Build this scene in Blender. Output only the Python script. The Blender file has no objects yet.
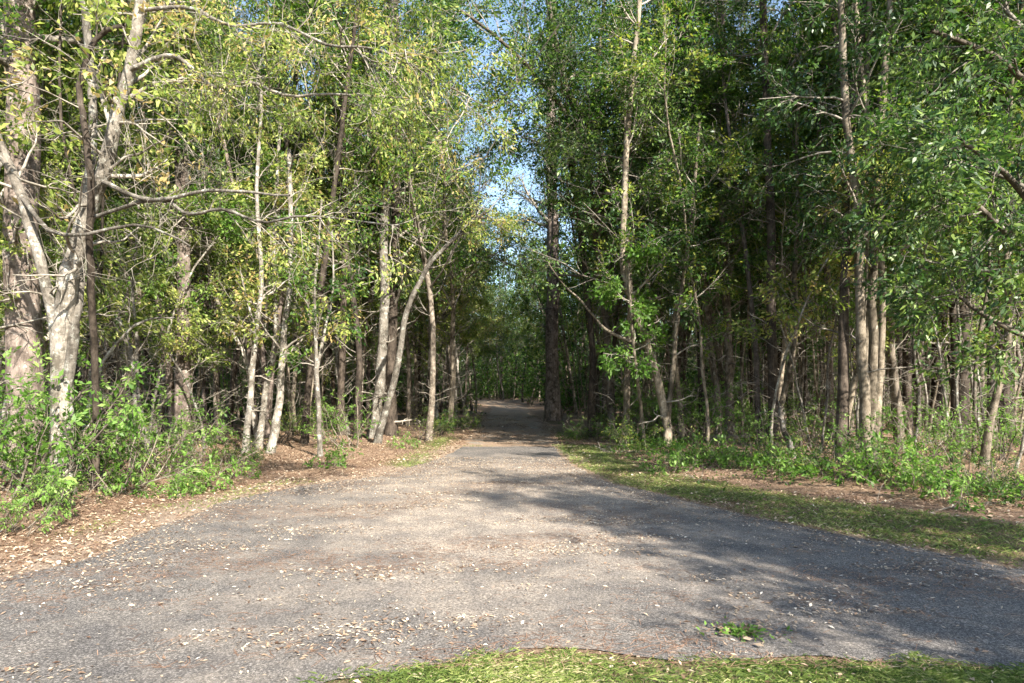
import bpy, math, random
import numpy as np
from mathutils import Vector, Matrix

# ------------------------------------------------------------------ camera, sky, sun
scene = bpy.context.scene
C = scene.collection
F, HOR, CAMZ = 626.0, 395.0, 1.5
cam = bpy.data.cameras.new('camera'); camo = bpy.data.objects.new('camera', cam); C.objects.link(camo)
camo.location = (0, 0, CAMZ); camo.rotation_euler = (math.radians(90), 0, 0)
cam.sensor_width = 36.0; cam.lens = F / 1024 * 36; cam.shift_y = (HOR - 341.5) / 1024; cam.clip_end = 2000; cam.clip_start = 0.05
scene.camera = camo
SUN_EL = math.radians(36); SUN_H = np.array([0.522, -0.853]); SUN_H /= np.linalg.norm(SUN_H)
sd = Vector((SUN_H[0]*math.cos(SUN_EL), SUN_H[1]*math.cos(SUN_EL), math.sin(SUN_EL)))
sun = bpy.data.lights.new('sun', 'SUN'); suno = bpy.data.objects.new('sun', sun); C.objects.link(suno)
sun.energy = 5.0; sun.angle = math.radians(0.53); sun.color = (1.0, 0.94, 0.84)
suno.rotation_euler = sd.to_track_quat('Z', 'Y').to_euler(); suno.location = (20, -20, 30)
world = bpy.data.worlds.new('World'); scene.world = world; world.use_nodes = True
wn, wl = world.node_tree.nodes, world.node_tree.links
bg = wn['Background']; sky = wn.new('ShaderNodeTexSky'); sky.sky_type = 'NISHITA'; sky.sun_disc = False
sky.sun_elevation = SUN_EL; sky.sun_rotation = math.atan2(SUN_H[0], SUN_H[1]); sky.air_density = 1.1; sky.dust_density = 0.8
wl.new(sky.outputs[0], bg.inputs['Color']); bg.inputs['Strength'].default_value = 0.11
scene.view_settings.view_transform = 'Standard'; scene.view_settings.look = 'None'
scene.view_settings.gamma = 1.0; scene.view_settings.exposure = 1.85
cy = scene.cycles
cy.max_bounces = 6; cy.diffuse_bounces = 4; cy.glossy_bounces = 2; cy.transmission_bounces = 4; cy.transparent_max_bounces = 4
cy.use_adaptive_sampling = True; cy.adaptive_threshold = 0.02; cy.use_denoising = True; cy.caustics_reflective = False; cy.caustics_refractive = False
cy.sample_clamp_indirect = 6.0

rng = np.random.default_rng(11)
random.seed(5)

# ------------------------------------------------------------------ helpers
def at(px, py, Y): return np.array([(px - 512) / F * Y, Y, CAMZ - (py - HOR) / F * Y])
def gd(py): return CAMZ * F / (py - HOR)
def gp(px, py): return at(px, py, gd(py))
def nrm(v): return v / np.maximum(np.linalg.norm(v, axis=-1, keepdims=True), 1e-9)
_ph = np.random.default_rng(3).uniform(0, 6.28, (40, 2)); _an = np.random.default_rng(4).uniform(0, 6.28, 40)
def noise2(x, y, s=1.0, octs=4, seed=0):
    x = np.asarray(x, float); y = np.asarray(y, float); o = np.zeros(np.broadcast(x, y).shape); a = 1.0; t = 0
    for k in range(octs):
        f = s * 2 ** k
        for j in range(3):
            i = (seed * 7 + k * 3 + j) % 40
            c, sn = math.cos(_an[i]), math.sin(_an[i])
            u, w = (c*x - sn*y) * f, (sn*x + c*y) * f
            o = o + a * np.sin(u + _ph[i, 0] + 0.9 * np.sin(w * 0.8 + _ph[i, 1])) * np.cos(w * 0.7 + _ph[i, 1] * 2)
        t += a * 1.2; a *= 0.55
    return o / t

class MB:
    def __init__(s): s.v = []; s.f = []; s.t = []; s.n = 0; s.mi = []
    def add(s, V, Q, tone=None, m=0):
        V = np.asarray(V, float).reshape(-1, 3); Q = np.asarray(Q, int).reshape(-1, 4)
        s.v.append(V); s.f.append(Q + s.n); s.n += len(V)
        s.t.append(np.full(len(Q), 0.5) if tone is None else np.asarray(tone, float)); s.mi.append(np.full(len(Q), m))
        return s
    def mesh(s, name, mats, smooth=False):
        V = np.concatenate(s.v); Q = np.concatenate(s.f); T = np.concatenate(s.t); M = np.concatenate(s.mi)
        me = bpy.data.meshes.new(name); me.vertices.add(len(V)); me.vertices.foreach_set('co', V.astype(np.float32).ravel())
        me.loops.add(len(Q) * 4); me.loops.foreach_set('vertex_index', Q.astype(np.int32).ravel())
        me.polygons.add(len(Q)); me.polygons.foreach_set('loop_start', np.arange(0, len(Q) * 4, 4, dtype=np.int32))
        try: me.polygons.foreach_set('loop_total', np.full(len(Q), 4, dtype=np.int32))
        except Exception: pass
        for m in (mats if isinstance(mats, (list, tuple)) else [mats]): me.materials.append(m)
        me.polygons.foreach_set('material_index', M.astype(np.int32))
        if smooth: me.polygons.foreach_set('use_smooth', np.ones(len(Q), dtype=bool))
        me.update(calc_edges=True)
        a = me.attributes.new('tone', 'FLOAT', 'FACE'); a.data.foreach_set('value', T.astype(np.float32))
        return me
    def obj(s, name, mats, parent=None, smooth=False):
        return link(name, s.mesh(name, mats, smooth), parent)

def link(name, me, parent=None):
    o = bpy.data.objects.new(name, me); C.objects.link(o)
    if parent: o.parent = parent
    return o
def tag(o, label=None, cat=None, group=None, kind=None):
    for k, v in (('label', label), ('category', cat), ('group', group), ('kind', kind)):
        if v: o[k] = v
    return o
def empty(name, loc=(0, 0, 0)):
    o = bpy.data.objects.new(name, None); C.objects.link(o); o.location = loc; o.empty_display_size = 0.2; return o
def copy_thing(root):
    r = root.copy(); C.objects.link(r)
    for ch in root.children:
        c = ch.copy(); C.objects.link(c); c.parent = r
        for g in ch.children:
            d = g.copy(); C.objects.link(d); d.parent = c
    return r

def tubes(P, R, k=6, lump=0.0):
    P = np.asarray(P, float); R = np.asarray(R, float); N, n, _ = P.shape
    T = nrm(np.gradient(P, axis=1)); mT = nrm(P[:, -1] - P[:, 0])
    ref = np.where(np.abs(mT[:, 2:3]) < 0.8, np.array([[0, 0, 1.0]]), np.array([[1.0, 0, 0]]))[:, None, :]
    U = nrm(np.cross(T, np.broadcast_to(ref, T.shape))); W = np.cross(T, U)
    a = np.arange(k) / k * 2 * math.pi
    rr = R[:, :, None, None] * (1 + (lump * rng.standard_normal((N, n, k, 1)) if lump else 0))
    V = P[:, :, None, :] + rr * (np.cos(a)[None, None, :, None] * U[:, :, None, :] + np.sin(a)[None, None, :, None] * W[:, :, None, :])
    i = np.arange(N)[:, None, None] * n * k; j = np.arange(n - 1)[None, :, None] * k; q = np.arange(k)[None, None, :]
    q2 = (q + 1) % k
    Q = np.stack([i + j + q, i + j + q2, i + j + k + q2, i + j + k + q], -1)
    return V.reshape(-1, 3), Q.reshape(-1, 4)

def lines(S, D, L, n=6, wig=0.15, grav=0.0):
    """N wandering polylines from S along D, length L; grav > 0 lifts, < 0 droops."""
    N = len(S); P = np.zeros((N, n, 3)); P[:, 0] = S; d = nrm(D); st = (L / (n - 1))[:, None]
    for i in range(1, n):
        d = nrm(d + rng.standard_normal((N, 3)) * wig + np.array([0, 0, grav])); P[:, i] = P[:, i - 1] + d * st
    return P
def sample(P, R, per, lo, hi, parent_idx=None):
    N, n, _ = P.shape
    idx = np.repeat(np.arange(N), per) if parent_idx is None else parent_idx
    t = rng.uniform(lo, hi, len(idx)) * (n - 1); i = np.minimum(t.astype(int), n - 2); f = (t - i)[:, None]
    return P[idx, i] * (1 - f) + P[idx, i + 1] * f, nrm(P[idx, i + 1] - P[idx, i]), R[idx, i] * (1 - f[:, 0]) + R[idx, i + 1] * f[:, 0], t / (n - 1), idx
def branch_off(P, R, per, lo, hi, ang, L, n=5, wig=0.15, grav=0.0, rs=0.55, rmin=0.002, taper=0.25, flat=0.0, bias=None):
    S, T, r, t, idx = sample(P, R, per, lo, hi)
    perp = nrm(np.cross(T, rng.standard_normal(T.shape))); perp[:, 2] *= (1 - flat)
    if bias is not None: perp = perp + np.asarray(bias)
    perp = nrm(perp)
    a = np.radians(rng.normal(ang, 12, len(S)))[:, None]
    D = np.cos(a) * T + np.sin(a) * perp
    Lr = L(t) if callable(L) else np.full(len(S), L); Lr = Lr * rng.uniform(0.6, 1.25, len(S))
    Pn = lines(S, D, Lr, n, wig, grav)
    r0 = np.maximum(r * rs, rmin); Rn = r0[:, None] * np.linspace(1, taper, n)[None]
    return Pn, np.maximum(Rn, rmin * 0.7)

def leaves(B, D, size, width=0.38, droop=0.3, fold=0.3, var=0.45, up=0.6, off=None):
    """one folded four-cornered blade per base point B heading D"""
    N = len(B); L = (size * rng.uniform(1 - var, 1 + var, N))[:, None]
    d = nrm(D + rng.standard_normal((N, 3)) * 0.5 + np.array([0, 0, -droop]))
    nn = nrm(np.array([0, 0, up]) + rng.standard_normal((N, 3)) * (0.55 if off is None else 0.3) + (0 if off is None else off))
    s = nrm(np.cross(d, nn)); nn = np.cross(s, d)
    m = B + d * L * 0.45
    V = np.stack([B, m + s * L * width * 0.5 + nn * L * width * fold * .5, B + d * L - nn * L * 0.08, m - s * L * width * 0.5 + nn * L * width * fold * .5], 1)
    return V.reshape(-1, 3), np.arange(N * 4).reshape(N, 4)

def leafy(mb, P, R, per, size, spread=0.06, lo=0.1, hi=1.0, m=0, tone0=0.5, tv=0.25, **kw):
    S, T, r, t, idx = sample(P, R, per, lo, hi)
    S = S + rng.standard_normal(S.shape) * spread
    V, Q = leaves(S, T, size, off=(rng.standard_normal((len(P), 3)) * .5)[idx], **kw)
    clump = (rng.standard_normal(len(P))[idx] * .6 + rng.standard_normal(len(P) // 12 + 1)[idx // 12] * .8) * tv
    mb.add(V, Q, np.clip(tone0 + clump + rng.standard_normal(len(Q)) * tv, 0, 1), m)

# ------------------------------------------------------------------ materials
def mat(name):
    m = bpy.data.materials.new(name); m.use_nodes = True; nt = m.node_tree; nt.nodes.clear()
    out = nt.nodes.new('ShaderNodeOutputMaterial'); return m, nt, out
def N_(nt, t, **kw):
    n = nt.nodes.new(t)
    for k, v in kw.items():
        if k in n.inputs.keys(): n.inputs[k].default_value = v
        else: setattr(n, k, v)
    return n
def ramp(nt, stops, fac=None, interp='LINEAR'):
    r = nt.nodes.new('ShaderNodeValToRGB'); r.color_ramp.interpolation = interp; e = r.color_ramp.elements
    while len(e) < len(stops): e.new(0.5)
    for i, (p, c) in enumerate(stops): e[i].position = p; e[i].color = (*c, 1) if len(c) == 3 else c
    if fac: nt.links.new(fac, r.inputs[0])
    return r
def leaf_mat(name, stops, trans=0.38, rough=0.5, spec=0.32, objvar=0.3):
    m, nt, out = mat(name); lk = nt.links.new
    at_ = N_(nt, 'ShaderNodeAttribute', attribute_name='tone'); oi = N_(nt, 'ShaderNodeObjectInfo')
    ad = N_(nt, 'ShaderNodeMath', operation='MULTIPLY_ADD'); ad.inputs[1].default_value = objvar; ad.inputs[2].default_value = -objvar / 2
    lk(oi.outputs['Random'], ad.inputs[0])
    sm = N_(nt, 'ShaderNodeMath', operation='ADD'); lk(at_.outputs['Fac'], sm.inputs[0]); lk(ad.outputs[0], sm.inputs[1])
    r = ramp(nt, stops, sm.outputs[0])
    p = N_(nt, 'ShaderNodeBsdfPrincipled', Roughness=rough); p.inputs['Specular IOR Level'].default_value = spec
    lk(r.outputs[0], p.inputs['Base Color'])
    hs = N_(nt, 'ShaderNodeHueSaturation', Saturation=1.08, Value=1.6); hs.inputs['Hue'].default_value = 0.503; lk(r.outputs[0], hs.inputs['Color'])
    tr = N_(nt, 'ShaderNodeBsdfTranslucent'); lk(hs.outputs[0], tr.inputs['Color'])
    mx = N_(nt, 'ShaderNodeMixShader'); mx.inputs[0].default_value = trans
    lk(p.outputs[0], mx.inputs[1]); lk(tr.outputs[0], mx.inputs[2]); lk(mx.outputs[0], out.inputs[0])
    return m
def bark_mat(name, dark, light, lichen=None, lich_amt=0.5, zs=0.25, scale=14.0, bump=0.5):
    m, nt, out = mat(name); lk = nt.links.new
    g = N_(nt, 'ShaderNodeNewGeometry'); mp = N_(nt, 'ShaderNodeMapping'); mp.inputs['Scale'].default_value = (1, 1, zs); lk(g.outputs['Position'], mp.inputs[0])
    n1 = N_(nt, 'ShaderNodeTexNoise', Scale=scale, Detail=7.0, Roughness=0.7); lk(mp.outputs[0], n1.inputs['Vector'])
    r1 = ramp(nt, [(0.33, dark), (0.68, light)], n1.outputs[0])
    col = r1.outputs[0]
    if lichen:
        n2 = N_(nt, 'ShaderNodeTexNoise', Scale=9.0, Detail=8.0, Roughness=0.75); lk(g.outputs['Position'], n2.inputs['Vector'])
        c = 0.66 - lich_amt * 0.3
        r2 = ramp(nt, [(c, (0, 0, 0)), (c + 0.06, (1, 1, 1))], n2.outputs[0])
        mx = N_(nt, 'ShaderNodeMixRGB'); lk(r2.outputs[0], mx.inputs[0]); lk(col, mx.inputs[1]); mx.inputs[2].default_value = (*lichen, 1); col = mx.outputs[0]
    nb_ = N_(nt, 'ShaderNodeTexNoise', Scale=3.2, Detail=6.0, Roughness=0.75); lk(g.outputs['Position'], nb_.inputs['Vector'])
    rb_ = ramp(nt, [(0.4, (.38, .36, .33)), (0.56, (1.08, 1.06, 1.04))], nb_.outputs[0])
    mb_ = N_(nt, 'ShaderNodeMixRGB', blend_type='MULTIPLY'); mb_.inputs[0].default_value = 1; lk(col, mb_.inputs[1]); lk(rb_.outputs[0], mb_.inputs[2]); col = mb_.outputs[0]
    oi = N_(nt, 'ShaderNodeObjectInfo'); mr = N_(nt, 'ShaderNodeMapRange'); mr.inputs[3].default_value = 0.65; mr.inputs[4].default_value = 1.35; lk(oi.outputs['Random'], mr.inputs[0])
    mu = N_(nt, 'ShaderNodeVectorMath', operation='SCALE'); lk(col, mu.inputs[0]); lk(mr.outputs[0], mu.inputs['Scale'])
    p = N_(nt, 'ShaderNodeBsdfPrincipled', Roughness=0.85); p.inputs['Specular IOR Level'].default_value = 0.2; lk(mu.outputs[0], p.inputs['Base Color'])
    bp = N_(nt, 'ShaderNodeBump', Strength=bump, Distance=0.03); lk(n1.outputs[0], bp.inputs['Height']); lk(bp.outputs[0], p.inputs['Normal'])
    lk(p.outputs[0], out.inputs[0]); return m
def simple_mat(name, stops, rough=0.8, trans=0.0):
    return leaf_mat(name, stops, trans, rough, 0.2, 0.0)

LEAF = {
 'yellow': leaf_mat('yellow_green_leaf', [(0.0, (.055, .095, .018)), (0.35, (.13, .185, .035)), (0.7, (.27, .32, .07)), (0.95, (.42, .43, .14)), (1.0, (.4, .3, .12))], 0.42),
 'green': leaf_mat('green_leaf', [(0.0, (.016, .042, .008)), (0.45, (.05, .115, .016)), (0.8, (.12, .2, .03)), (1.0, (.25, .27, .05))], 0.38),
 'deep': leaf_mat('deep_green_leaf', [(0.0, (.014, .036, .009)), (0.5, (.036, .08, .018)), (0.85, (.08, .14, .03)), (1.0, (.17, .24, .05))], 0.32, 0.44, 0.4),
 'bright': leaf_mat('bright_green_leaf', [(0.0, (.06, .13, .018)), (0.5, (.13, .24, .04)), (1.0, (.24, .34, .09))], 0.42),
 'needle': leaf_mat('pine_needle', [(0.0, (.015, .035, .012)), (0.6, (.035, .065, .02)), (1.0, (.08, .1, .03))], 0.15),
}
BARK = {
 'pale': bark_mat('lichen_pale_bark', (.13, .115, .095), (.26, .235, .2), (.4, .4, .355), 0.4, scale=20, bump=0.9),
 'grey': bark_mat('grey_brown_bark', (.075, .06, .045), (.24, .205, .165), (.38, .38, .33), 0.25),
 'tan': bark_mat('tan_bark', (.1, .08, .055), (.31, .265, .205), (.42, .4, .34), 0.2),
 'dark': bark_mat('dark_brown_bark', (.025, .019, .015), (.1, .08, .062), (.2, .2, .17), 0.08, scale=18),
 'pine': bark_mat('reddish_pine_bark', (.06, .046, .038), (.21, .17, .145), (.34, .32, .29), 0.25, scale=10, bump=0.9),
 'twig': bark_mat('dry_grey_twig', (.16, .14, .115), (.36, .33, .28), None, scale=30, bump=0.1),
}

# ------------------------------------------------------------------ ground regions (plan view, metres)
def to_xy(pts): return np.array([gp(*p)[:2] for p in pts])
left_edge = np.vstack([[[-70, 4.6], [-20, 4.7], [-9, 4.9]], to_xy([(-60, 588), (0, 578), (75, 563), (150, 530), (215, 505), (300, 487), (375, 477), (428, 463), (464, 447)])])
right_edge = np.vstack([to_xy([(553, 447), (569, 464), (612, 484), (680, 500), (760, 520), (850, 537), (930, 552), (1024, 570)]), [[6.2, 4.75], [10, 4.4], [25, 4.2], [70, 4.2]]])
near_edge = np.vstack([[[70, 1.2], [20, 1.6], [8, 2.7]], to_xy([(1100, 682), (1024, 671), (900, 662), (760, 658), (600, 656), (480, 657), (400, 664), (330, 678), (250, 705)]), [[-3, 2.0], [-8, 1.4], [-70, 1.2]]])
def densify(P, step=0.12, amp=0.05, seed=0):
    out = []
    for a, b in zip(P[:-1], P[1:]):
        L = np.linalg.norm(b - a); n = max(2, int(L / (step if max(abs(a[0]), abs(b[0])) < 14 else 1.0))); t = np.linspace(0, 1, n, endpoint=False)[:, None]
        out.append(a + (b - a) * t)
    out.append(P[-1:]); Q = np.vstack(out); Tn = nrm(np.gradient(Q, axis=0)); nn = np.stack([-Tn[:, 1], Tn[:, 0]], 1)
    d = noise2(Q[:, 0], Q[:, 1], 2.2, 4, seed) * amp * 1.6
    return Q + nn * d[:, None]
LE, RE, NE = densify(left_edge, seed=1), densify(right_edge, seed=2), densify(near_edge, amp=0.06, seed=3)
road_poly = np.vstack([LE, RE, NE])
def inside(poly, x, y):
    x = np.asarray(x, float); y = np.asarray(y, float); c = np.zeros(x.shape, bool); px, py = poly[:, 0], poly[:, 1]
    j = len(poly) - 1
    for i in range(len(poly)):
        if py[i] != py[j]:
            k = ((py[i] > y) != (py[j] > y)) & (x < (px[j] - px[i]) * (y - py[i]) / (py[j] - py[i]) + px[i]); c ^= k
        j = i
    return c
coarse_road = np.vstack([left_edge, right_edge, near_edge])
def dist_line(P, x, y):
    d = np.full(np.shape(x), 1e9)
    for a, b in zip(P[:-1], P[1:]):
        ab = b - a; t = np.clip(((x - a[0]) * ab[0] + (y - a[1]) * ab[1]) / (ab @ ab), 0, 1)
        d = np.minimum(d, np.hypot(x - a[0] - t * ab[0], y - a[1] - t * ab[1]))
    return d
def axis_x(y): return np.where(y > 62, -0.2 - (y - 62) ** 2 * 0.02, -0.2 * np.clip((y - 15) / 50, 0, 1) * 1.0)
def path_hw(y): return np.interp(y, [12, 17, 22, 35, 60, 90], [1.7, 1.5, 1.5, 1.6, 1.8, 1.8])
def clear_hw_left(y): return np.interp(y, [3, 8, 11, 14, 17, 20, 30, 60], [12, 7.6, 7.1, 6.3, 5.2, 4.3, 3.9, 3.2])
def clear_hw_right(y): return np.interp(y, [3, 9, 12.5, 15, 17, 25, 60], [12, 8.2, 7.0, 5.2, 4.4, 4.0, 3.2])

def height(x, y):
    x = np.asarray(x, float); y = np.asarray(y, float)
    d = np.minimum(dist_line(left_edge, x, y), dist_line(right_edge, x, y)); d = np.where(inside(coarse_road, x, y) | (y < 4), 0, d)
    pd = np.clip(np.abs(x - axis_x(y)) - 1.9, 0, 9); d = np.where(y > 13, np.minimum(d, pd), d); d = np.where(y > 20, pd, d)
    e = np.clip(d / 3.0, 0, 1); e = e * e * (3 - 2 * e)
    h = e * (0.11 + 0.10 * noise2(x, y, 0.8, 4, 5)) + np.clip((np.abs(x) - 10) / 30, 0, 1) * 0.3 * e
    return h + np.clip((y - 55) / 20, 0, 1) ** 2 * 0.8
def hz(x, y): return height(x, y)

# terrain sheet: fine near the camera, coarse to the horizon
def grid(xs, ys, zf):
    X, Yg = np.meshgrid(xs, ys); V = np.stack([X, Yg, zf(X, Yg)], -1).reshape(-1, 3)
    nx, ny = len(xs), len(ys); i = (np.arange(ny - 1)[:, None] * nx + np.arange(nx - 1)[None]).ravel()
    return V, np.stack([i, i + 1, i + 1 + nx, i + nx], 1)
xs = np.concatenate([np.linspace(-900, -60, 12), np.linspace(-55, -15, 30), np.arange(-14, 14.01, 0.14), np.linspace(15, 55, 30), np.linspace(60, 900, 12)])
ys = np.concatenate([np.linspace(-900, -30, 10), np.linspace(-25, 1, 20), np.arange(1.2, 26, 0.14), np.linspace(26.5, 100, 90), np.linspace(110, 900, 12)])
Vg, Qg = grid(xs, ys, hz)
ground_me_mb = MB().add(Vg, Qg)

def ground_material():
    m, nt, out = mat('pine_straw_and_soil'); lk = nt.links.new
    g = N_(nt, 'ShaderNodeNewGeometry'); pos = g.outputs['Position']
    n1 = N_(nt, 'ShaderNodeTexNoise', Scale=1.3, Detail=6.0, Roughness=0.65); lk(pos, n1.inputs[0])
    n2 = N_(nt, 'ShaderNodeTexNoise', Scale=45.0, Detail=5.0, Roughness=0.8); lk(pos, n2.inputs[0])
    v = N_(nt, 'ShaderNodeTexVoronoi', Scale=38.0); lk(pos, v.inputs['Vector'])
    straw = ramp(nt, [(0.38, (.035, .023, .017)), (0.5, (.15, .095, .066)), (0.66, (.38, .27, .195))], n2.outputs[0])
    leaf = ramp(nt, [(0.0, (.16, .085, .045)), (0.45, (.3, .2, .12)), (1.0, (.5, .39, .27))]); lk(v.outputs['Color'], leaf.inputs[0])
    f1 = ramp(nt, [(0.4, (0, 0, 0)), (0.6, (1, 1, 1))], n1.outputs[0])
    mf = N_(nt, 'ShaderNodeMath', operation='MULTIPLY'); mf.inputs[1].default_value = 0.55; lk(f1.outputs[0], mf.inputs[0])
    mx = N_(nt, 'ShaderNodeMixRGB'); lk(mf.outputs[0], mx.inputs[0]); lk(straw.outputs[0], mx.inputs[1]); lk(leaf.outputs[0], mx.inputs[2])
    ga = N_(nt, 'ShaderNodeAttribute', attribute_name='turf'); gn = ramp(nt, [(0.3, (.035, .045, .012)), (0.7, (.1, .12, .03))], n2.outputs[0])
    mx2 = N_(nt, 'ShaderNodeMixRGB'); lk(ga.outputs['Fac'], mx2.inputs[0]); lk(mx.outputs[0], mx2.inputs[1]); lk(gn.outputs[0], mx2.inputs[2])
    ta = N_(nt, 'ShaderNodeAttribute', attribute_name='dust'); tn = ramp(nt, [(0.3, (.2, .155, .115)), (0.7, (.42, .345, .27))], n2.outputs[0])
    mx3 = N_(nt, 'ShaderNodeMixRGB'); lk(ta.outputs['Fac'], mx3.inputs[0]); lk(mx2.outputs[0], mx3.inputs[1]); lk(tn.outputs[0], mx3.inputs[2])
    p = N_(nt, 'ShaderNodeBsdfPrincipled', Roughness=0.95); p.inputs['Specular IOR Level'].default_value = 0.1
    lk(mx3.outputs[0], p.inputs['Base Color'])
    bp = N_(nt, 'ShaderNodeBump', Strength=0.8, Distance=0.03); lk(n2.outputs[0], bp.inputs['Height']); lk(bp.outputs[0], p.inputs['Normal'])
    lk(p.outputs[0], out.inputs[0]); return m
gmesh = ground_me_mb.mesh('ground', ground_material(), smooth=True)
gx, gy = Vg[:, 0], Vg[:, 1]
dR = dist_line(right_edge, gx, gy); inR = inside(coarse_road, gx, gy); rightside = (gx > 1.2) & (gy > 4)
def turf_amount(x, y):
    dr = dist_line(right_edge, x, y); ins = inside(coarse_road, x, y)
    w = np.interp(x, [1.2, 2, 3.5, 6, 9], [1.0, 1.25, 1.75, 1.9, 2.1])
    verge = (x > 1.2) & (y > 4) & ~ins
    a = np.where(verge, np.clip((w - dr) / 0.35, 0, 1) * np.clip((dr - 0.02) / 0.15, 0, 1), 0) * np.clip(1.0 + 0.6 * noise2(x, y, 1.6, 3, 4), 0, 1)
    front = np.where((y < 4.2) & ~ins, .55, 0)
    dl = dist_line(left_edge, x, y)
    lf = np.where((x < 0) & (y > 4) & ~ins, np.clip((0.9 - dl) / .4, 0, 1) * np.clip(noise2(x, y, 1.1, 3, 6) * 1.3 - 0.05, 0, 1), 0)
    strip = np.where((y > 13) & (y < 40), np.clip(1 - np.abs(np.abs(x - axis_x(y)) - 2.3) / 0.6, 0, 1) * np.clip(.45 + noise2(x, y, 0.8, 3, 9), 0, 1), 0)
    return np.clip(a + front + lf * .8 + strip * .8, 0, 1)
tf = turf_amount(gx, gy)
a = gmesh.attributes.new('turf', 'FLOAT', 'POINT'); a.data.foreach_set('value', (tf * 0.85).astype(np.float32))
dl = dist_line(left_edge, gx, gy)
dust = np.where(~inR & (gx < 0) & (gy > 4), np.clip((0.75 - dl) / 0.5, 0, 1), 0) * .8 + np.where(~inR & rightside, np.clip((0.3 - dR) / 0.25, 0, 1), 0) * .5
a = gmesh.attributes.new('dust', 'FLOAT', 'POINT'); a.data.foreach_set('value', np.clip(dust, 0, 1).astype(np.float32))
tag(link('ground', gmesh), 'forest floor of pine straw and dry leaves', None, None, 'structure')

def ngon(name, pts, z, m):
    me = bpy.data.meshes.new(name); me.from_pydata([(p[0], p[1], z) for p in pts], [], [list(range(len(pts)))]); me.materials.append(m); me.update()
    if me.polygons[0].normal.z < 0: me.flip_normals()
    return link(name, me)
def asphalt():
    m, nt, out = mat('worn_asphalt'); lk = nt.links.new
    g = N_(nt, 'ShaderNodeNewGeometry'); pos = g.outputs['Position']
    n2 = N_(nt, 'ShaderNodeTexNoise', Scale=70.0, Detail=5.0, Roughness=0.9); lk(pos, n2.inputs[0])
    v = N_(nt, 'ShaderNodeTexVoronoi', Scale=90.0); lk(pos, v.inputs['Vector'])
    sp = ramp(nt, [(0.36, (.021, .019, .017)), (0.52, (.105, .096, .087)), (0.64, (.37, .335, .3))], n2.outputs[0])
    st = ramp(nt, [(0.0, (.06, .052, .044)), (0.5, (.22, .185, .15)), (1.0, (.5, .43, .35))]); lk(v.outputs['Color'], st.inputs[0])
    n1 = N_(nt, 'ShaderNodeTexNoise', Scale=0.8, Detail=7.0, Roughness=0.7); lk(pos, n1.inputs[0])
    # dust and grit tracked out of the woodland track
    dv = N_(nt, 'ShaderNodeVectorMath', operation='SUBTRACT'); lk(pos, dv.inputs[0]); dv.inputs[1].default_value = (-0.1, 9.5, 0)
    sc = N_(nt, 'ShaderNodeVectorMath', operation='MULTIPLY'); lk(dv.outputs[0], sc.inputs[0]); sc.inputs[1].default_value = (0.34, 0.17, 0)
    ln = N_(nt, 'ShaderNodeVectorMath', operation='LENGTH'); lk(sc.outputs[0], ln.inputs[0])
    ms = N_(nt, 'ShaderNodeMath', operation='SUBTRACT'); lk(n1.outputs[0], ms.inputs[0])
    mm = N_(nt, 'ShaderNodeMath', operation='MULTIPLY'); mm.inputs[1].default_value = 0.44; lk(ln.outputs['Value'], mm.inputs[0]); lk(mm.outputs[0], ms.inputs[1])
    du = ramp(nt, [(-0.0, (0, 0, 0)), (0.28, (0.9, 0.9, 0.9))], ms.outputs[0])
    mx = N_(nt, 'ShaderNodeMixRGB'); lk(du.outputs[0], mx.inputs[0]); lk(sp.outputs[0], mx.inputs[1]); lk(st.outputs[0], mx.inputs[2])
    n3 = N_(nt, 'ShaderNodeTexNoise', Scale=2.2, Detail=5.0, Roughness=0.6); lk(pos, n3.inputs[0])
    r3 = ramp(nt, [(0.35, (.72, .72, .74)), (0.65, (1.15, 1.12, 1.08))], n3.outputs[0])
    mu = N_(nt, 'ShaderNodeMixRGB', blend_type='MULTIPLY'); mu.inputs[0].default_value = 1; lk(mx.outputs[0], mu.inputs[1]); lk(r3.outputs[0], mu.inputs[2])
    p = N_(nt, 'ShaderNodeBsdfPrincipled', Roughness=0.9); p.inputs['Specular IOR Level'].default_value = 0.25; lk(mu.outputs[0], p.inputs['Base Color'])
    bp = N_(nt, 'ShaderNodeBump', Strength=0.6, Distance=0.008); lk(n2.outputs[0], bp.inputs['Height']); lk(bp.outputs[0], p.inputs['Normal'])
    lk(p.outputs[0], out.inputs[0]); return m
tag(ngon('road', road_poly, 0.010, asphalt()), 'worn grey asphalt road sprinkled with fallen leaves', None, None, 'structure')
def dirt():
    m, nt, out = mat('gritty_track'); lk = nt.links.new
    g = N_(nt, 'ShaderNodeNewGeometry'); pos = g.outputs['Position']
    n2 = N_(nt, 'ShaderNodeTexNoise', Scale=60.0, Detail=5.0, Roughness=0.8); lk(pos, n2.inputs[0])
    n1 = N_(nt, 'ShaderNodeTexNoise', Scale=1.5, Detail=5.0); lk(pos, n1.inputs[0])
    a_ = ramp(nt, [(0.35, (.08, .068, .056)), (0.65, (.3, .255, .2))], n2.outputs[0]); b_ = ramp(nt, [(0.35, (.09, .058, .036)), (0.65, (.34, .235, .15))], n2.outputs[0])
    f = ramp(nt, [(0.36, (0, 0, 0)), (0.5, (1, 1, 1))], n1.outputs[0])
    mx = N_(nt, 'ShaderNodeMixRGB'); lk(f.outputs[0], mx.inputs[0]); lk(a_.outputs[0], mx.inputs[1]); lk(b_.outputs[0], mx.inputs[2])
    p = N_(nt, 'ShaderNodeBsdfPrincipled', Roughness=0.95); lk(mx.outputs[0], p.inputs['Base Color'])
    bp = N_(nt, 'ShaderNodeBump', Strength=0.6, Distance=0.02); lk(n2.outputs[0], bp.inputs['Height']); lk(bp.outputs[0], p.inputs['Normal'])
    lk(p.outputs[0], out.inputs[0]); return m
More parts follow.
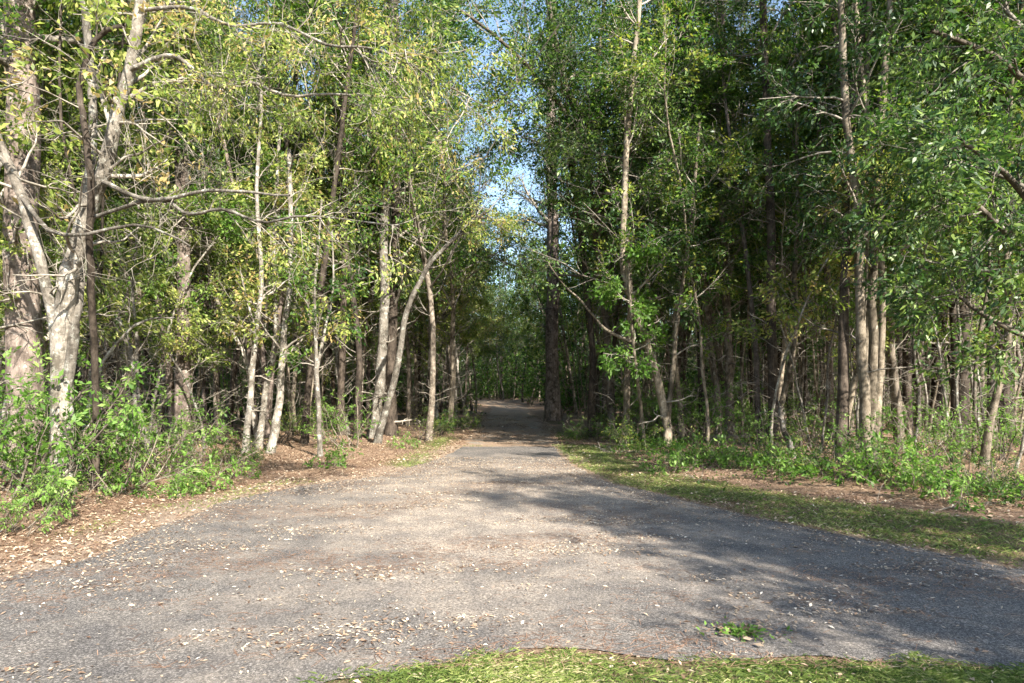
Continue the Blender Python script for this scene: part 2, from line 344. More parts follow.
py_ = np.arange(13, 92, 0.35); ny_ = len(py_); cols = 5
hw = path_hw(py_); e1 = noise2(py_, py_ * 0, 1.7, 3, 7) * .22; e2 = noise2(py_, py_ * 0 + 9, 1.7, 3, 8) * .22
L_ = axis_x(py_) - hw + e1; R_ = axis_x(py_) + hw + e2
PX = L_[:, None] + (R_ - L_)[:, None] * np.linspace(0, 1, cols)[None]; PYg = np.repeat(py_[:, None], cols, 1)
V = np.stack([PX, PYg, height(PX, PYg) + 0.006 ], -1).reshape(-1, 3)
i = (np.arange(ny_ - 1)[:, None] * cols + np.arange(cols - 1)[None]).ravel()
tag(MB().add(V, np.stack([i, i + 1, i + 1 + cols, i + cols], 1)).obj('path', dirt()), 'straight dirt and gravel track running into the wood', None, None, 'structure')

# ------------------------------------------------------------------ tree kinds
def trunk_line(H, lean=0.03, wig=0.05, n=14, base=(0, 0, 0)):
    az = rng.uniform(0, 6.28); d = np.array([[math.cos(az) * lean, math.sin(az) * lean, 1.0]])
    P = lines(np.array([base], float), d, np.array([float(H)]), n, wig * 0.5, 0.03); P[:, 0, 2] -= 0.15
    return P
def flare(R, n): R = R.copy(); R[:, 0] *= 1.35; return R

def build_tree(name, H, r, bark, leaf, c0, n1, L1, n2, n3, per, lsize, ang=60, spread=0.07, lean=0.03, wig=0.08,
               stems=1, tone0=0.5, width=0.45, dead=0, droop=0.3, grav1=0.04, profile=None, k=8, bmat='twig', bare=0, L2=0.38, L3=0.16):
    root = empty(name); tr = MB(); br = MB(); cr = MB()
    for s in range(stems):
        base = (0, 0, 0) if s == 0 else (rng.uniform(-.25, .25), rng.uniform(-.25, .25), 0)
        n = 16; P = trunk_line(H * rng.uniform(.85, 1.05), lean if stems == 1 else 0.13, wig, n, base)
        R = flare((r * (0.9 if s == 0 else .7)) * (1 - 0.85 * np.linspace(0, 1, n) ** 1.1)[None] , n)
        V, Q = tubes(P, R, k, 0.05); tr.add(V, Q)
        prof = profile or (lambda t: L1 * np.clip(1.25 - 0.9 * (t - c0) / (1 - c0), 0.25, 1.2))
        P1, R1 = branch_off(P, R, max(2, n1 // stems), c0, 0.98, ang, prof, 7, 0.13, grav1, 0.42, 0.008)
        V, Q = tubes(P1, R1, 5); br.add(V, Q)
        P2, R2 = branch_off(P1, R1, n2, 0.2, 1.0, 48, L1 * L2, 5, 0.18, 0.0, 0.5, 0.004, flat=0.4)
        V, Q = tubes(P2, R2, 4); br.add(V, Q)
        P3, R3 = branch_off(P2, R2, n3, 0.15, 1.0, 45, L1 * L3, 4, 0.2, -0.05, 0.5, 0.0025)
        V, Q = tubes(P3, R3, 3); br.add(V, Q)
        leafy(cr, P3, R3, per, lsize, spread, tone0=tone0, width=width, droop=droop)
        if bare:
            Pd, Rd = branch_off(P1, R1, bare, 0.2, 1, 55, L1 * .5, 8, 0.28, 0.0, 0.5, 0.0055)
            V, Q = tubes(Pd, Rd, 4); br.add(V, Q)
            Pe, Re = branch_off(Pd, Rd, 4, 0.2, 1.0, 50, L1 * .2, 5, 0.3, 0, 0.6, 0.0035)
            V, Q = tubes(Pe, Re, 3); br.add(V, Q)
        if dead:
            Pd, Rd = branch_off(P, R, dead, 0.06, c0, 75, 1.0, 6, 0.2, 0.02, 0.2, 0.005)
            V, Q = tubes(Pd, Rd, 4); br.add(V, Q)
            Pe, Re = branch_off(Pd, Rd, 3, 0.3, 1.0, 50, 0.4, 4, 0.25, 0, 0.5, 0.003)
            V, Q = tubes(Pe, Re, 3); br.add(V, Q)
    tr.obj('trunk', BARK[bark], root, True); br.obj('branches', BARK[bmat], root); cr.obj('crown', LEAF[leaf], root)
    return root

protos = {
 'yellow': [build_tree('broadleaf_tree', 10.5, .07, 'pale', 'yellow', .2, 24, 2.4, 7, 5, 25, .075, spread=.05, dead=14, lean=.1, wig=.2, tone0=.45, bare=3) for _ in range(3)],
 'green': [build_tree('broadleaf_tree', 13, .08, 'tan', 'green', .24, 30, 2.7, 8, 5, 21, .085, spread=.055, dead=12, lean=.08, wig=.18, tone0=.55, bare=2) for _ in range(3)],
 'deep': [build_tree('evergreen_tree', 12, .11, 'grey', 'deep', .3, 32, 2.5, 8, 5, 22, .088, spread=.05, dead=4, lean=.05, wig=.15, width=.36, bare=1) for _ in range(2)],
 'arch': [build_tree('broadleaf_tree', 17, .11, ('grey','tan','dark')[j], ('green','deep','green')[j], .26, 32, 4.2, 8, 5, 14, .1, spread=.07, dead=10, lean=.06, wig=.14, bare=1, tone0=.55, profile=(lambda t: 4.3*np.clip(1.25-.85*t,.3,1)), L2=.32, L3=.14) for j in range(3)],
 'slim': [build_tree('sapling', 7.5, .04, 'pale', ('yellow', 'green', 'bright')[j], .3, 16, 1.1, 5, 4, 9, .095, dead=8, lean=.12, wig=.18, k=6) for j in range(3)],
 'pole': [build_tree('tall_tree', 21, (.115, .1)[j % 2], ('dark', 'pine', 'grey')[j], ('green', 'needle', 'green')[j], .52, 20, 2.2, 6, 5, 10, .11, spread=.1, dead=18, lean=.03, wig=.08, k=9, width=(.45, .12, .45)[j]) for j in range(3)],
 'thin': [build_tree('slender_tree', 14, .043, ('grey', 'tan', 'dark')[j], 'green', .5, 18, 1.5, 6, 4, 10, .1, spread=.08, dead=18, lean=.09, wig=.2, k=7, bare=1) for j in range(3)],
}
WHAT = {'yellow': ('yellowing broadleaf tree', 'tree'), 'green': ('leafy green broadleaf tree', 'tree'), 'deep': ('dense dark evergreen tree', 'tree'),
        'arch': ('wide-crowned green tree', 'tree'), 'slim': ('spindly sapling', 'sapling'), 'pole': ('tall straight-trunked tree', 'tree'), 'thin': ('slender bare-stemmed tree', 'tree')}
first_used = set()
def place(kind, j, x, y, scale=1.0, rz=None, label=None, group=None):
    pr = protos[kind][j % len(protos[kind])]
    if pr.name in first_used: o = copy_thing(pr)
    else: first_used.add(pr.name); o = pr
    o.location = (x, y, float(height(x, y))); o.rotation_euler = (rng.normal(0, .02), rng.normal(0, .02), rng.uniform(0, 6.28) if rz is None else rz)
    o.scale = (scale, scale, scale * rng.uniform(.92, 1.1)); tag(o, label, WHAT[kind][1], group)
    return o

# ------------------------------------------------------------------ trees seen one by one near the road
LAND = []          # (pixel x of the base, short name) of the trees a person would name first
def smooth(pts, n):
    pts = np.array(pts, float); t = np.linspace(0, len(pts) - 1, n); out = []
    for u in t:
        i = min(int(u), len(pts) - 2); f = u - i
        p0, p1, p2, p3 = pts[max(i - 1, 0)], pts[i], pts[i + 1], pts[min(i + 2, len(pts) - 1)]
        out.append(0.5 * ((2 * p1) + (-p0 + p2) * f + (2 * p0 - 5 * p1 + 4 * p2 - p3) * f * f + (-p0 + 3 * p1 - 3 * p2 + p3) * f ** 3))
    return np.array(out)
def hero(name, label, cat, bark, stems, leaf='green', crown=None, bare=None, short=None, group=None, wood='twig'):
    """stems: list of (points (px, py, depth), width px at start, width px at end, part name)"""
    b = at(*stems[0][0][0]); z0 = float(height(b[0], b[1])); b[2] = z0
    root = empty(name, b); SP = []
    for pts, w0, w1, part in stems:
        n = max(10, 3 * len(pts)); P = smooth([at(*p) for p in pts], n) - b
        if part == 'trunk': P[0, 2] = min(P[0, 2], 0) - 0.12
        P[1:] += rng.standard_normal((n - 1, 3)) * min(0.012, w0 / F * .8)
        Y = pts[0][2]; R = np.linspace(w0, w1, n) / 2 * Y / F
        if part == 'trunk': R[0] *= 1.4; R[1] *= 1.12
        V, Q = tubes(P[None], R[None], 12 if w0 > 8 else 8, 0.04)
        MB().add(V, Q).obj(part, BARK[bark], root, True); SP.append((P[None], R[None]))
    br = MB(); cr = MB()
    for c in crown or []:
        P, R = SP[c['on']]
        P1, R1 = branch_off(P, R, c.get('n1', 8), c.get('lo', .4), 1.0, c.get('ang', 60), c.get('L', 1.8), 7, .15, c.get('grav', .03), .4, .008, bias=c.get('bias'))
        V, Q = tubes(P1, R1, 5); br.add(V, Q)
        P2, R2 = branch_off(P1, R1, c.get('n2', 7), .2, 1, 48, c.get('L', 1.8) * .4, 5, .2, 0, .5, .004); V, Q = tubes(P2, R2, 4); br.add(V, Q)
        P3, R3 = branch_off(P2, R2, c.get('n3', 4), .15, 1, 45, c.get('L', 1.8) * .17, 4, .2, -.05, .5, .0025); V, Q = tubes(P3, R3, 3); br.add(V, Q)
        leafy(cr, P3, R3, c.get('per', 10), c.get('size', .1), c.get('spread', .07), tone0=c.get('tone', .5), width=c.get('width', .45), droop=.4)
    for c in bare or []:
        P, R = SP[c['on']]
        P1, R1 = branch_off(P, R, c.get('n1', 8), c.get('lo', .1), 1.0, 70, c.get('L', 1.2), 7, .24, .0, .25, .0045)
        for q in range(len(P1)):
            bb = MB(); V, Q = tubes(P1[q:q + 1], R1[q:q + 1], 5); bb.add(V, Q)
            P2, R2 = branch_off(P1[q:q + 1], R1[q:q + 1], 5, .2, 1, 50, c.get('L', 1.2) * .45, 5, .25, 0, .5, .003); V, Q = tubes(P2, R2, 4); bb.add(V, Q)
            bb.obj('dead_branch', BARK[wood], root)
    if br.v: br.obj('branches', BARK[wood], root)
    if cr.v: cr.obj('crown', LEAF[leaf], root)
    tag(root, label, cat, group)
    if short: LAND.append((stems[0][0][0][0], short))
    return root

UPY = -330
hero('pine_tree', 'thick reddish-grey pine trunk beside the pale lichened tree, widest on the left side', 'tree', 'pine',
     [([(24, 497, 10.6), (26, 400, 10.6), (20, 250, 10.6), (23, 100, 10.6), (18, 0, 10.6), (14, -300, 10.6)], 34, 22, 'trunk')], 'green',
     [dict(on=0, n1=12, lo=.62, L=2.2, per=12)], [dict(on=0, n1=9, lo=.15)], 'the thick reddish trunk')
hero('lichened_tree', 'pale lichen-covered tree forking into limbs above leafy bushes near the asphalt', 'tree', 'pale',
     [([(62, 503, 8.8), (62, 420, 8.8), (62, 330, 8.8), (70, 275, 8.7), (84, 225, 8.6), (104, 170, 8.4), (118, 110, 8.3), (134, 50, 8.2), (150, -60, 8.1)], 22, 8, 'trunk'),
      ([(62, 400, 8.8), (56, 340, 8.8), (45, 280, 8.7), (22, 200, 8.6), (2, 150, 8.5), (-30, 60, 8.4), (-60, -60, 8.4)], 11, 7, 'limb'),
      ([(64, 400, 8.8), (72, 350, 8.8), (79, 290, 8.9), (78, 240, 9), (92, 160, 9.2), (90, 60, 9.4), (80, -80, 9.4)], 11, 7, 'limb'),
      ([(84, 222, 8.6), (130, 205, 8.2), (165, 200, 8.0), (190, 214, 7.8), (222, 209, 7.7), (260, 222, 7.5), (300, 216, 7.3), (335, 218, 7.2), (400, 226, 7.0)], 4, 1.2, 'bough'),
      ([(100, 180, 8.4), (150, 200, 8.0), (215, 190, 7.7), (290, 196, 7.4)], 5, 2, 'bough'),
      ([(128, 70, 8.2), (170, 55, 8.0), (196, 72, 7.8), (215, 88, 7.7), (250, 82, 7.5), (290, 96, 7.4), (345, 94, 7.2), (420, 99, 7.0)], 5, 1.5, 'bough'),
      ([(140, 10, 8.2), (190, 8, 8), (230, 26, 7.8), (280, 24, 7.6), (330, 45, 7.4), (380, 50, 7.2), (430, 76, 7.0), (490, 110, 6.9)], 4, 1.2, 'bough'),
      ([(20, 195, 8.6), (60, 235, 8.2), (140, 225, 8), (190, 245, 7.9)], 5, 1.5, 'bough')], 'yellow',
     [dict(on=3, n1=8, lo=.45, L=.8, n2=4, n3=3, per=14, size=.058, tone=.55, width=.34), dict(on=5, n1=12, lo=.25, L=1.0, n2=5, n3=3, per=17, size=.058, tone=.5, width=.34), dict(on=6, n1=18, lo=.2, L=1.2, n2=5, n3=4, per=17, size=.058, tone=.5, width=.34),
      dict(on=0, n1=10, lo=.6, L=1.4, per=6, n2=5, tone=.7), dict(on=1, n1=8, lo=.5, L=1.3, per=6, n2=5), dict(on=2, n1=6, lo=.5, L=1.3, per=6, n2=5)],
     [dict(on=3, n1=20, L=1.0, lo=.05), dict(on=5, n1=18, L=1.1), dict(on=6, n1=14, L=1.0), dict(on=1, n1=10), dict(on=4, n1=12, L=.9), dict(on=7, n1=8, L=.7), dict(on=0, n1=10, L=1.2, lo=.35)], 'the pale forked tree')
hero('bent_tree', 'dark crooked bare stem crossing in front of the pale forked tree', 'tree', 'dark',
     [([(94, 497, 9.3), (96, 400, 9.1), (92, 300, 8.6), (89, 240, 8.3), (91, 180, 8.1), (83, 120, 8), (80, 95, 8), (86, 58, 7.9), (100, 36, 7.9), (122, 26, 7.8)], 7, 4, 'trunk')], 'yellow',
     [dict(on=0, n1=4, lo=.85, L=.8, per=5, n2=3, tone=.7)], [dict(on=0, n1=8, lo=.3, L=.9)])
hero('sapling', 'thin upright sapling right of the pale forked tree', 'sapling', 'pale', [([(134, 470, 12), (135, 400, 12), (137, 340, 12), (133, 285, 12), (140, 200, 12)], 5, 2, 'trunk')], 'yellow',
     [dict(on=0, n1=8, lo=.35, L=.9, n2=4, n3=3, per=6, size=.09)], [dict(on=0, n1=6, L=.7)], 'the thin upright sapling')
hero('fallen_sapling', 'thin bare arching stem leaning over behind the bushes', 'sapling', 'pale', [([(78, 470, 11), (88, 410, 11), (102, 365, 11), (124, 335, 11), (148, 320, 11), (175, 318, 11)], 5, 1.5, 'trunk')], 'yellow', [], [dict(on=0, n1=7, L=.8)])
for bx, lab in ((182, 'reddish trunk with scattered lichen between the thin sapling and the three pale stems'),):
    hero('pine_tree', lab, 'tree', 'pine', [([(bx, 452, 15.5), (bx + 2, 300, 15.5), (bx - 1, 100, 15.5), (bx + 4, UPY, 15.5)], 15, 9, 'trunk')], 'green', [dict(on=0, n1=9, lo=.45, L=2)], [dict(on=0, n1=14, lo=.05, L=1.1)], 'the lichened reddish trunk')
hero('tree', 'slender white-barked tree, first of three pale stems beside the sunny clearing', 'tree', 'pale', [([(245, 458, 14.9), (250, 400, 14.9), (256, 330, 15), (262, 280, 15), (257, 200, 15), (262, 90, 15)], 7, 3, 'trunk'), ([(256, 330, 15), (247, 300, 15), (240, 270, 15)], 3, 1, 'limb')], 'yellow',
     [dict(on=0, n1=10, lo=.5, L=1.4, n2=6, per=9)], [dict(on=0, n1=8, L=.7)], 'the three pale stems')
hero('tree', 'slender pale tree, middle one of three pale stems beside the sunny clearing', 'tree', 'pale', [([(258, 450, 16), (266, 390, 16), (276, 340, 16), (274, 250, 16), (280, 120, 16)], 7, 3, 'trunk')], 'yellow', [dict(on=0, n1=8, lo=.5, L=1.4, per=9)], [dict(on=0, n1=6, L=.7)])
hero('tree', 'slender spotted pale tree, last of three pale stems with a kinked base', 'tree', 'pale', [([(269, 458, 14.9), (276, 425, 15), (281, 390, 15), (284, 330, 15), (291, 270, 15), (289, 150, 15)], 9, 4, 'trunk')], 'yellow', [dict(on=0, n1=8, lo=.5, L=1.5, per=9)], [dict(on=0, n1=6, L=.7)])
hero('forked_sapling', 'thin pale sapling forking high, standing alone on bare litter in the clearing', 'sapling', 'pale', [([(320, 462, 14.3), (318, 400, 14.3), (316, 340, 14.3), (315, 290, 14.3), (322, 200, 14.3)], 5.5, 2, 'trunk'), ([(317, 370, 14.3), (324, 335, 14.3), (333, 290, 14.3), (332, 230, 14.3)], 3.5, 1.5, 'limb')], 'green',
     [dict(on=0, n1=9, lo=.35, L=1.1, n2=5, per=7), dict(on=1, n1=6, lo=.3, L=1, n2=5, per=7)], [], 'the lone forked sapling')
hero('tree', 'tall pale trunk close behind the foot of the leaning tree', 'tree', 'pale', [([(372, 440, 20.5), (380, 380, 20.5), (385, 300, 20.5), (384, 220, 20.5), (392, 120, 20.5), (388, -100, 20.5)], 11, 7, 'trunk')], 'yellow', [dict(on=0, n1=12, lo=.5, L=2.2, n2=8)], [dict(on=0, n1=10, L=1)])
hero('tree', 'dark straight trunk just right of the tall pale trunk by the leaning tree', 'tree', 'dark', [([(391, 437, 22), (392, 330, 22), (396, 200, 22), (394, -150, 22)], 11, 6, 'trunk')], 'green', [dict(on=0, n1=12, lo=.4, L=2.4, n2=8)], [dict(on=0, n1=12, lo=.05, L=1)])
hero('leaning_tree', 'pale trunk leaning far over towards the track from the left edge', 'tree', 'pale',
     [([(376, 446, 18.2), (390, 395, 18.1), (400, 350, 18), (407, 312, 17.9), (419, 284, 17.8), (436, 257, 17.6), (470, 224, 17.3), (490, 210, 17.0)], 7.5, 3, 'trunk')], 'yellow',
     [dict(on=0, n1=9, lo=.78, L=1.2, n2=6, n3=4, per=9, tone=.6, size=.08)], [], 'the leaning pale trunk')
hero('tall_pine', 'tall lone pine trunk rising beside the right edge of the track', 'tree', 'pine', [([(553, 421, 36), (552, 330, 36), (553, 240, 36), (551, 120, 36), (552, -60, 36)], 14, 9, 'trunk')], 'needle',
     [dict(on=0, n1=16, lo=.5, L=3, n2=8, n3=6, per=14, size=.16, width=.1)], [dict(on=0, n1=14, lo=.1, L=1.2)], 'the tall lone pine')
hero('tree', 'tree by the track with a lit slanting upper stem and a bent dead bough', 'tree', 'tan',
     [([(668, 452, 16.4), (664, 410, 16.4), (652, 360, 16.3), (640, 325, 16.2), (629, 290, 16.2), (622, 250, 16.2), (628, 130, 16.2), (640, 0, 16.2)], 9, 5, 'trunk'),
      ([(666, 430, 16.4), (672, 380, 16.4), (676, 330, 16.4), (690, 230, 16.4), (700, 120, 16.4)], 6, 3, 'limb'),
      ([(648, 348, 16.3), (632, 342, 16.2), (610, 332, 16.2), (597, 320, 16.2), (580, 300, 16.1), (562, 283, 16), (548, 262, 16)], 4, 1, 'bough')], 'green',
     [dict(on=0, n1=16, lo=.45, L=1.8, n2=7, per=10), dict(on=1, n1=12, lo=.35, L=1.6, n2=7, per=10)], [dict(on=0, n1=8, L=.8)], 'the tree with the bent bough')
hero('arching_tree', 'dark tree whose limbs fan out high over the track', 'tree', 'grey',
     [([(612, 436, 23), (608, 350, 23), (600, 270, 22.6), (592, 210, 22.2), (585, 150, 21.6), (560, 60, 20.8), (540, -40, 20)], 7, 4, 'trunk'),
      ([(594, 225, 22.3), (600, 160, 22.2), (596, 90, 22), (604, 0, 22), (610, -120, 22)], 6, 3, 'limb'), ([(590, 190, 22), (575, 130, 21.4), (540, 80, 20), (500, 40, 19), (460, 10, 18)], 5, 2, 'limb'),
      ([(597, 240, 22.4), (625, 150, 22.2), (650, 70, 22), (670, -30, 22)], 5, 2.5, 'limb')], 'green',
     [dict(on=k, n1=20, lo=.15, L=2.4, n2=8, n3=5, per=14, size=.1, spread=.1, tone=.4) for k in (0, 1, 2, 3)], [dict(on=0, n1=6)], 'the dark fanning tree')
hero('young_tree', 'young tree with bluish-green drooping leaves by the right edge of the track', 'tree', 'tan', [([(645, 452, 16.8), (640, 400, 16.5), (634, 350, 16), (630, 300, 15.6), (628, 250, 15.6)], 4, 2, 'trunk')], 'bright',
     [dict(on=0, n1=12, lo=.4, L=.9, n2=5, n3=4, per=9, size=.12, tone=.25)])
hero('tree', 'slim upright greenish trunk between the bent-bough tree and the tall dark one', 'tree', 'grey', [([(730, 442, 20), (728, 350, 20), (724, 250, 20), (718, 100, 20), (722, -150, 20)], 9, 5, 'trunk')], 'green', [dict(on=0, n1=14, lo=.35, L=2.2, n2=8)], [dict(on=0, n1=10, L=1)], 'the slim mossy trunk')
hero('tall_tree', 'tall dark straight trunk standing alone well in front of the right-hand wood', 'tree', 'dark', [([(775, 452, 16.5), (772, 340, 16.5), (770, 200, 16.5), (764, 60, 16.5), (760, -200, 16.5)], 10, 6, 'trunk')], 'green', [dict(on=0, n1=12, lo=.5, L=2.2, n2=8)], [dict(on=0, n1=14, L=.9)], 'the tall dark trunk')
hero('broken_stem', 'short lichened broken stem leaning above the ferns', 'stump', 'pale', [([(795, 464, 13.6), (790, 445, 13.6), (783, 428, 13.6), (780, 408, 13.6)], 8, 4, 'trunk')], 'green', [], [dict(on=0, n1=4, L=.5)])
hero('clump_tree', 'many-stemmed tree rising as a tight clump from the edge of the right-hand wood', 'tree', 'tan',
     [([(866, 470, 12.6), (864, 400, 12.6), (860, 300, 12.6), (857, 200, 12.6), (845, 100, 12.6), (838, -100, 12.6)], 11, 6, 'trunk'),
      ([(870, 462, 12.8), (873, 380, 12.9), (872, 280, 12.9), (878, 160, 12.9), (888, 40, 12.9), (895, -150, 12.9)], 10, 5, 'stem'),
      ([(874, 462, 13), (880, 380, 13.2), (882, 260, 13.2), (870, 130, 13.2), (856, 20, 13.2), (850, -150, 13.2)], 8, 4, 'stem'),
      ([(868, 462, 13.2), (866, 350, 13.3), (868, 220, 13.3), (866, 120, 13.3), (872, -100, 13.3)], 7, 4, 'stem')], 'deep',
     [dict(on=0, n1=11, lo=.4, L=1.8, n2=7, per=11), dict(on=1, n1=11, lo=.4, L=1.8, n2=7, per=11), dict(on=2, n1=9, lo=.45, L=1.7, n2=7, per=11)], [dict(on=0, n1=8, L=.8)], 'the many-stemmed clump')
darks = [(907, 440, 22, 9, 'first of the dark trunks right of the many-stemmed clump, slim and straight'), (919, 432, 25.4, 17, 'thickest dark trunk among those right of the many-stemmed clump'),
         (936, 437, 22.4, 11, 'dark trunk of middling width just right of the thickest dark one'), (962, 455, 15.6, 12, 'dark trunk standing forward of the others on open pine straw'),
         (1000, 442, 20, 20, 'broad dark trunk near the edge of the view, behind green sprays')]
for n_, (bx, by, Y, w, lab) in enumerate(darks):
    hero('dark_tree', lab, 'tree', 'dark', [([(bx, by, Y), (bx + 1, 330, Y), (bx - 3, 200, Y), (bx - 2, -60, Y)], w, w * .6, 'trunk')], 'deep', [dict(on=0, n1=10, lo=.42, L=2.4, n2=8, per=12)], [dict(on=0, n1=10, L=.9)], ('the first dark trunk', 'the thickest dark trunk', None, 'the forward dark trunk', 'the broad dark trunk')[n_])
hero('sapling', 'thin leaning sapling between the forward dark trunk and the broad dark trunk', 'sapling', 'pale', [([(984, 455, 15.6), (975, 400, 15.6), (965, 340, 15.6), (955, 290, 15.6)], 4, 2, 'trunk')], 'green', [dict(on=0, n1=6, lo=.5, L=.9, n2=4, per=6)])
hero('evergreen_tree', 'glossy evergreen tree reaching sunlit leafy boughs in from the right side', 'tree', 'grey',
     [([(1075, 500, 8.9), (1070, 380, 8.9), (1062, 200, 8.9), (1066, 0, 8.9), (1060, -300, 8.9)], 24, 12, 'trunk'),
      ([(1066, 300, 8.9), (1020, 250, 8.6), (970, 200, 8.2), (925, 190, 8.0)], 8, 3, 'bough'), ([(1064, 240, 8.9), (1010, 180, 8.5), (960, 140, 8.0)], 7, 3, 'bough'), ([(1064, 120, 8.9), (1000, 60, 8.6), (930, 30, 8.4)], 7, 3, 'bough'),
      ([(1068, 350, 8.9), (1010, 330, 8.6), (950, 290, 8.6)], 7, 3, 'bough')], 'deep',
     [dict(on=k, n1=9, lo=.3, L=1.1, n2=6, n3=5, per=9, size=.1, width=.35, tone=.6) for k in (1, 2, 3, 4)] + [dict(on=0, n1=14, lo=.4, L=2, n2=8, per=12)])

# ------------------------------------------------------------------ the wood itself: every tree is its own thing
spots = []
def free(x, y, d): return all((x - a) ** 2 + (y - b) ** 2 > d * d for a, b, *_ in spots)
def add_spot(kind, j, x, y, sc, d):
    if free(x, y, d): spots.append((x, y, kind, j, sc)); return True
    return False
# edge trees along both sides of the track, crowns arching over it
EDGE = [('yellow', -8.6, 10.2, 1.0), ('yellow', -7.2, 12.6, 1.0), ('yellow', -10.6, 11.5, 1.1), ('green', -9.2, 14.2, 1.1), ('yellow', -6.9, 17.2, 1.05), ('yellow', -5.6, 21.5, 1.15),
        ('green', -5.0, 25.5, 1.1), ('green', -4.7, 30.5, 1.15), ('yellow', -4.4, 36, 1.2), ('green', -4.3, 42, 1.2), ('green', -4.0, 50, 1.2), ('green', -12.5, 13.5, 1.1), ('yellow', -13, 16.5, 1.1), ('green', -9.6, 18.5, 1.2), ('green', -8, 23, 1.2),
        ('green', 5.3, 19.5, 1.15), ('green', 4.6, 38, 1.25), ('green', 4.3, 46, 1.2), 
        ('green', 7.2, 17.2, 1.15), ('green', 7.7, 14.6, 1.0), ('deep', 9.8, 15.8, 1.1), ('green', 9.4, 12.5, 1.0), ('deep', 12.4, 13.4, 1.1), ('green', 8.8, 20.5, 1.25), ('green', 11.5, 18, 1.0),
        ('green', 2.0, 68, 1.1), ('deep', -1.0, 76, 1.1), ('green', 4.2, 64, 1.1)]
EDGE += [('arch', 3.2, 17.6, .95), ('arch', 2.8, 22, 1.25), ('arch', -2.7, 20.2, 1.1), ('arch', -2.6, 26, 1.2), ('arch', -4.9, 19.8, 1.15), ('arch', 4.6, 31, 1.1), ('arch', -5.0, 31.5, 1.2), ('arch', 4.2, 26, 1.05), ('arch', -4.6, 27.5, 1.0), ('yellow', -3.2, 27.5, 1.3), ('yellow', -3.1, 32.5, 1.35), ('yellow', -3.4, 38, 1.4), ('yellow', -3.2, 44, 1.5), ('yellow', -3.0, 51, 1.5), ('arch', -3.6, 47, 1.1), ('arch', -3.6, 56, 1.1), ('arch', 1.2, 72, 1.0), ('arch', 3.5, 80, 1.1), ('arch', -3, 84, 1.1), ('arch', -8.5, 28, 1.0), ('arch', -12.5, 24, 1.0), ('arch', 16, 19, .9), ('arch', -17, 20, .9)]
for n_, (k, x, y, s) in enumerate(EDGE): spots.append((x, y, k, n_, s))
r2 = np.random.default_rng(77)
tries = 0
while len(spots) < 585 and tries < 20000:
    tries += 1
    y = 9 + 41 * r2.random() ** 0.8; x = r2.uniform(-.86, .86) * y
    lim = -clear_hw_left(y) if x < 0 else clear_hw_right(y)
    if abs(x) < abs(lim) + .5 or (y < 13 and x > 0 and x < 9) : continue
    u = r2.random(); d = .42 + y * 0.012
    if y < 17: kind = 'slim' if u < .55 else 'thin' if u < .85 else 'pole'
    else: kind = 'thin' if u < .6 else 'pole' if u < .88 else 'slim' if u < .93 else 'green' if u < .97 else 'deep'
    add_spot(kind, int(r2.choice([0, 1, 1, 2])) if kind == 'thin' else r2.integers(0, 3), x, y, r2.uniform(.85, 1.2), d)
# labels: near ones by their neighbour, the deep ones shared by kind and side
BY = {}
near = [(512 + F * x / y, x, y, k, j, s) for x, y, k, j, s in spots]
count = {}
LAND.sort()
for q, (px, x, y, k, j, s) in enumerate(sorted(near)):
    vis = -30 < px < 1054
    side = 'left' if x < 0 else 'right'
    tone = {'thin': ('grey', 'tan', 'dark'), 'pole': ('dark', 'reddish', 'grey'), 'slim': ('yellow-leaved', 'green-leaved', 'bright-leaved')}.get(k, ('', '', ''))[j % 3]
    what = (tone + ' ' + WHAT[k][0]).strip()
    if y < 30 or (k in ('arch', 'yellow', 'green', 'deep') and vis):
        lx, ln = min(LAND, key=lambda L: abs(L[0] - px)); dirn = 'left' if px < lx else 'right'
        key = (what, ln, dirn); BY.setdefault(key, []).append((abs(px - lx), x, y, k, j, s, side))
    else:
        band = 'far back in'
        lab = f'{what} {band} the wood on the {side} of the track'
        place(k, j, x, y, s, label=lab, group=f'{what}s {band} the {side} wood')
ORD = ['nearest', 'second', 'third', 'fourth', 'fifth', 'sixth', 'seventh', 'eighth', 'ninth', 'tenth', 'eleventh', 'twelfth', 'thirteenth', 'fourteenth', 'fifteenth', 'sixteenth', 'seventeenth', 'eighteenth', 'nineteenth', 'twentieth']
for (what, ln, dirn), L in BY.items():
    L.sort()
    for n_, (dpx, x, y, k, j, s, side) in enumerate(L):
        lab = f'{what} {ORD[min(n_, 19)] if len(L) > 1 else "standing just"} {"one " if len(L) > 1 else ""}to the {dirn} of {ln}'
        place(k, j, x, y, s, label=lab, group=f'trees of the {side} wood edge')
# trees beside and behind the viewer that throw the shade on the road
for n_, (k, x, y, s, lab) in enumerate([('deep', 5.5, -.4, .62, 'by the road'), ('deep', 8.5, .2, .84, 'nearest the verge'), ('green', 13.2, -3.5, 1.0, 'at the back'), ('deep', 6.6, -1.9, .66, 'behind the first'), ('deep', 6.8, -3.6, .58, 'lowest of the row')]):
    place(k, n_, x, y, s, label=f'roadside shade tree {lab}, outside the picture on the right', group='shade trees beside the road')

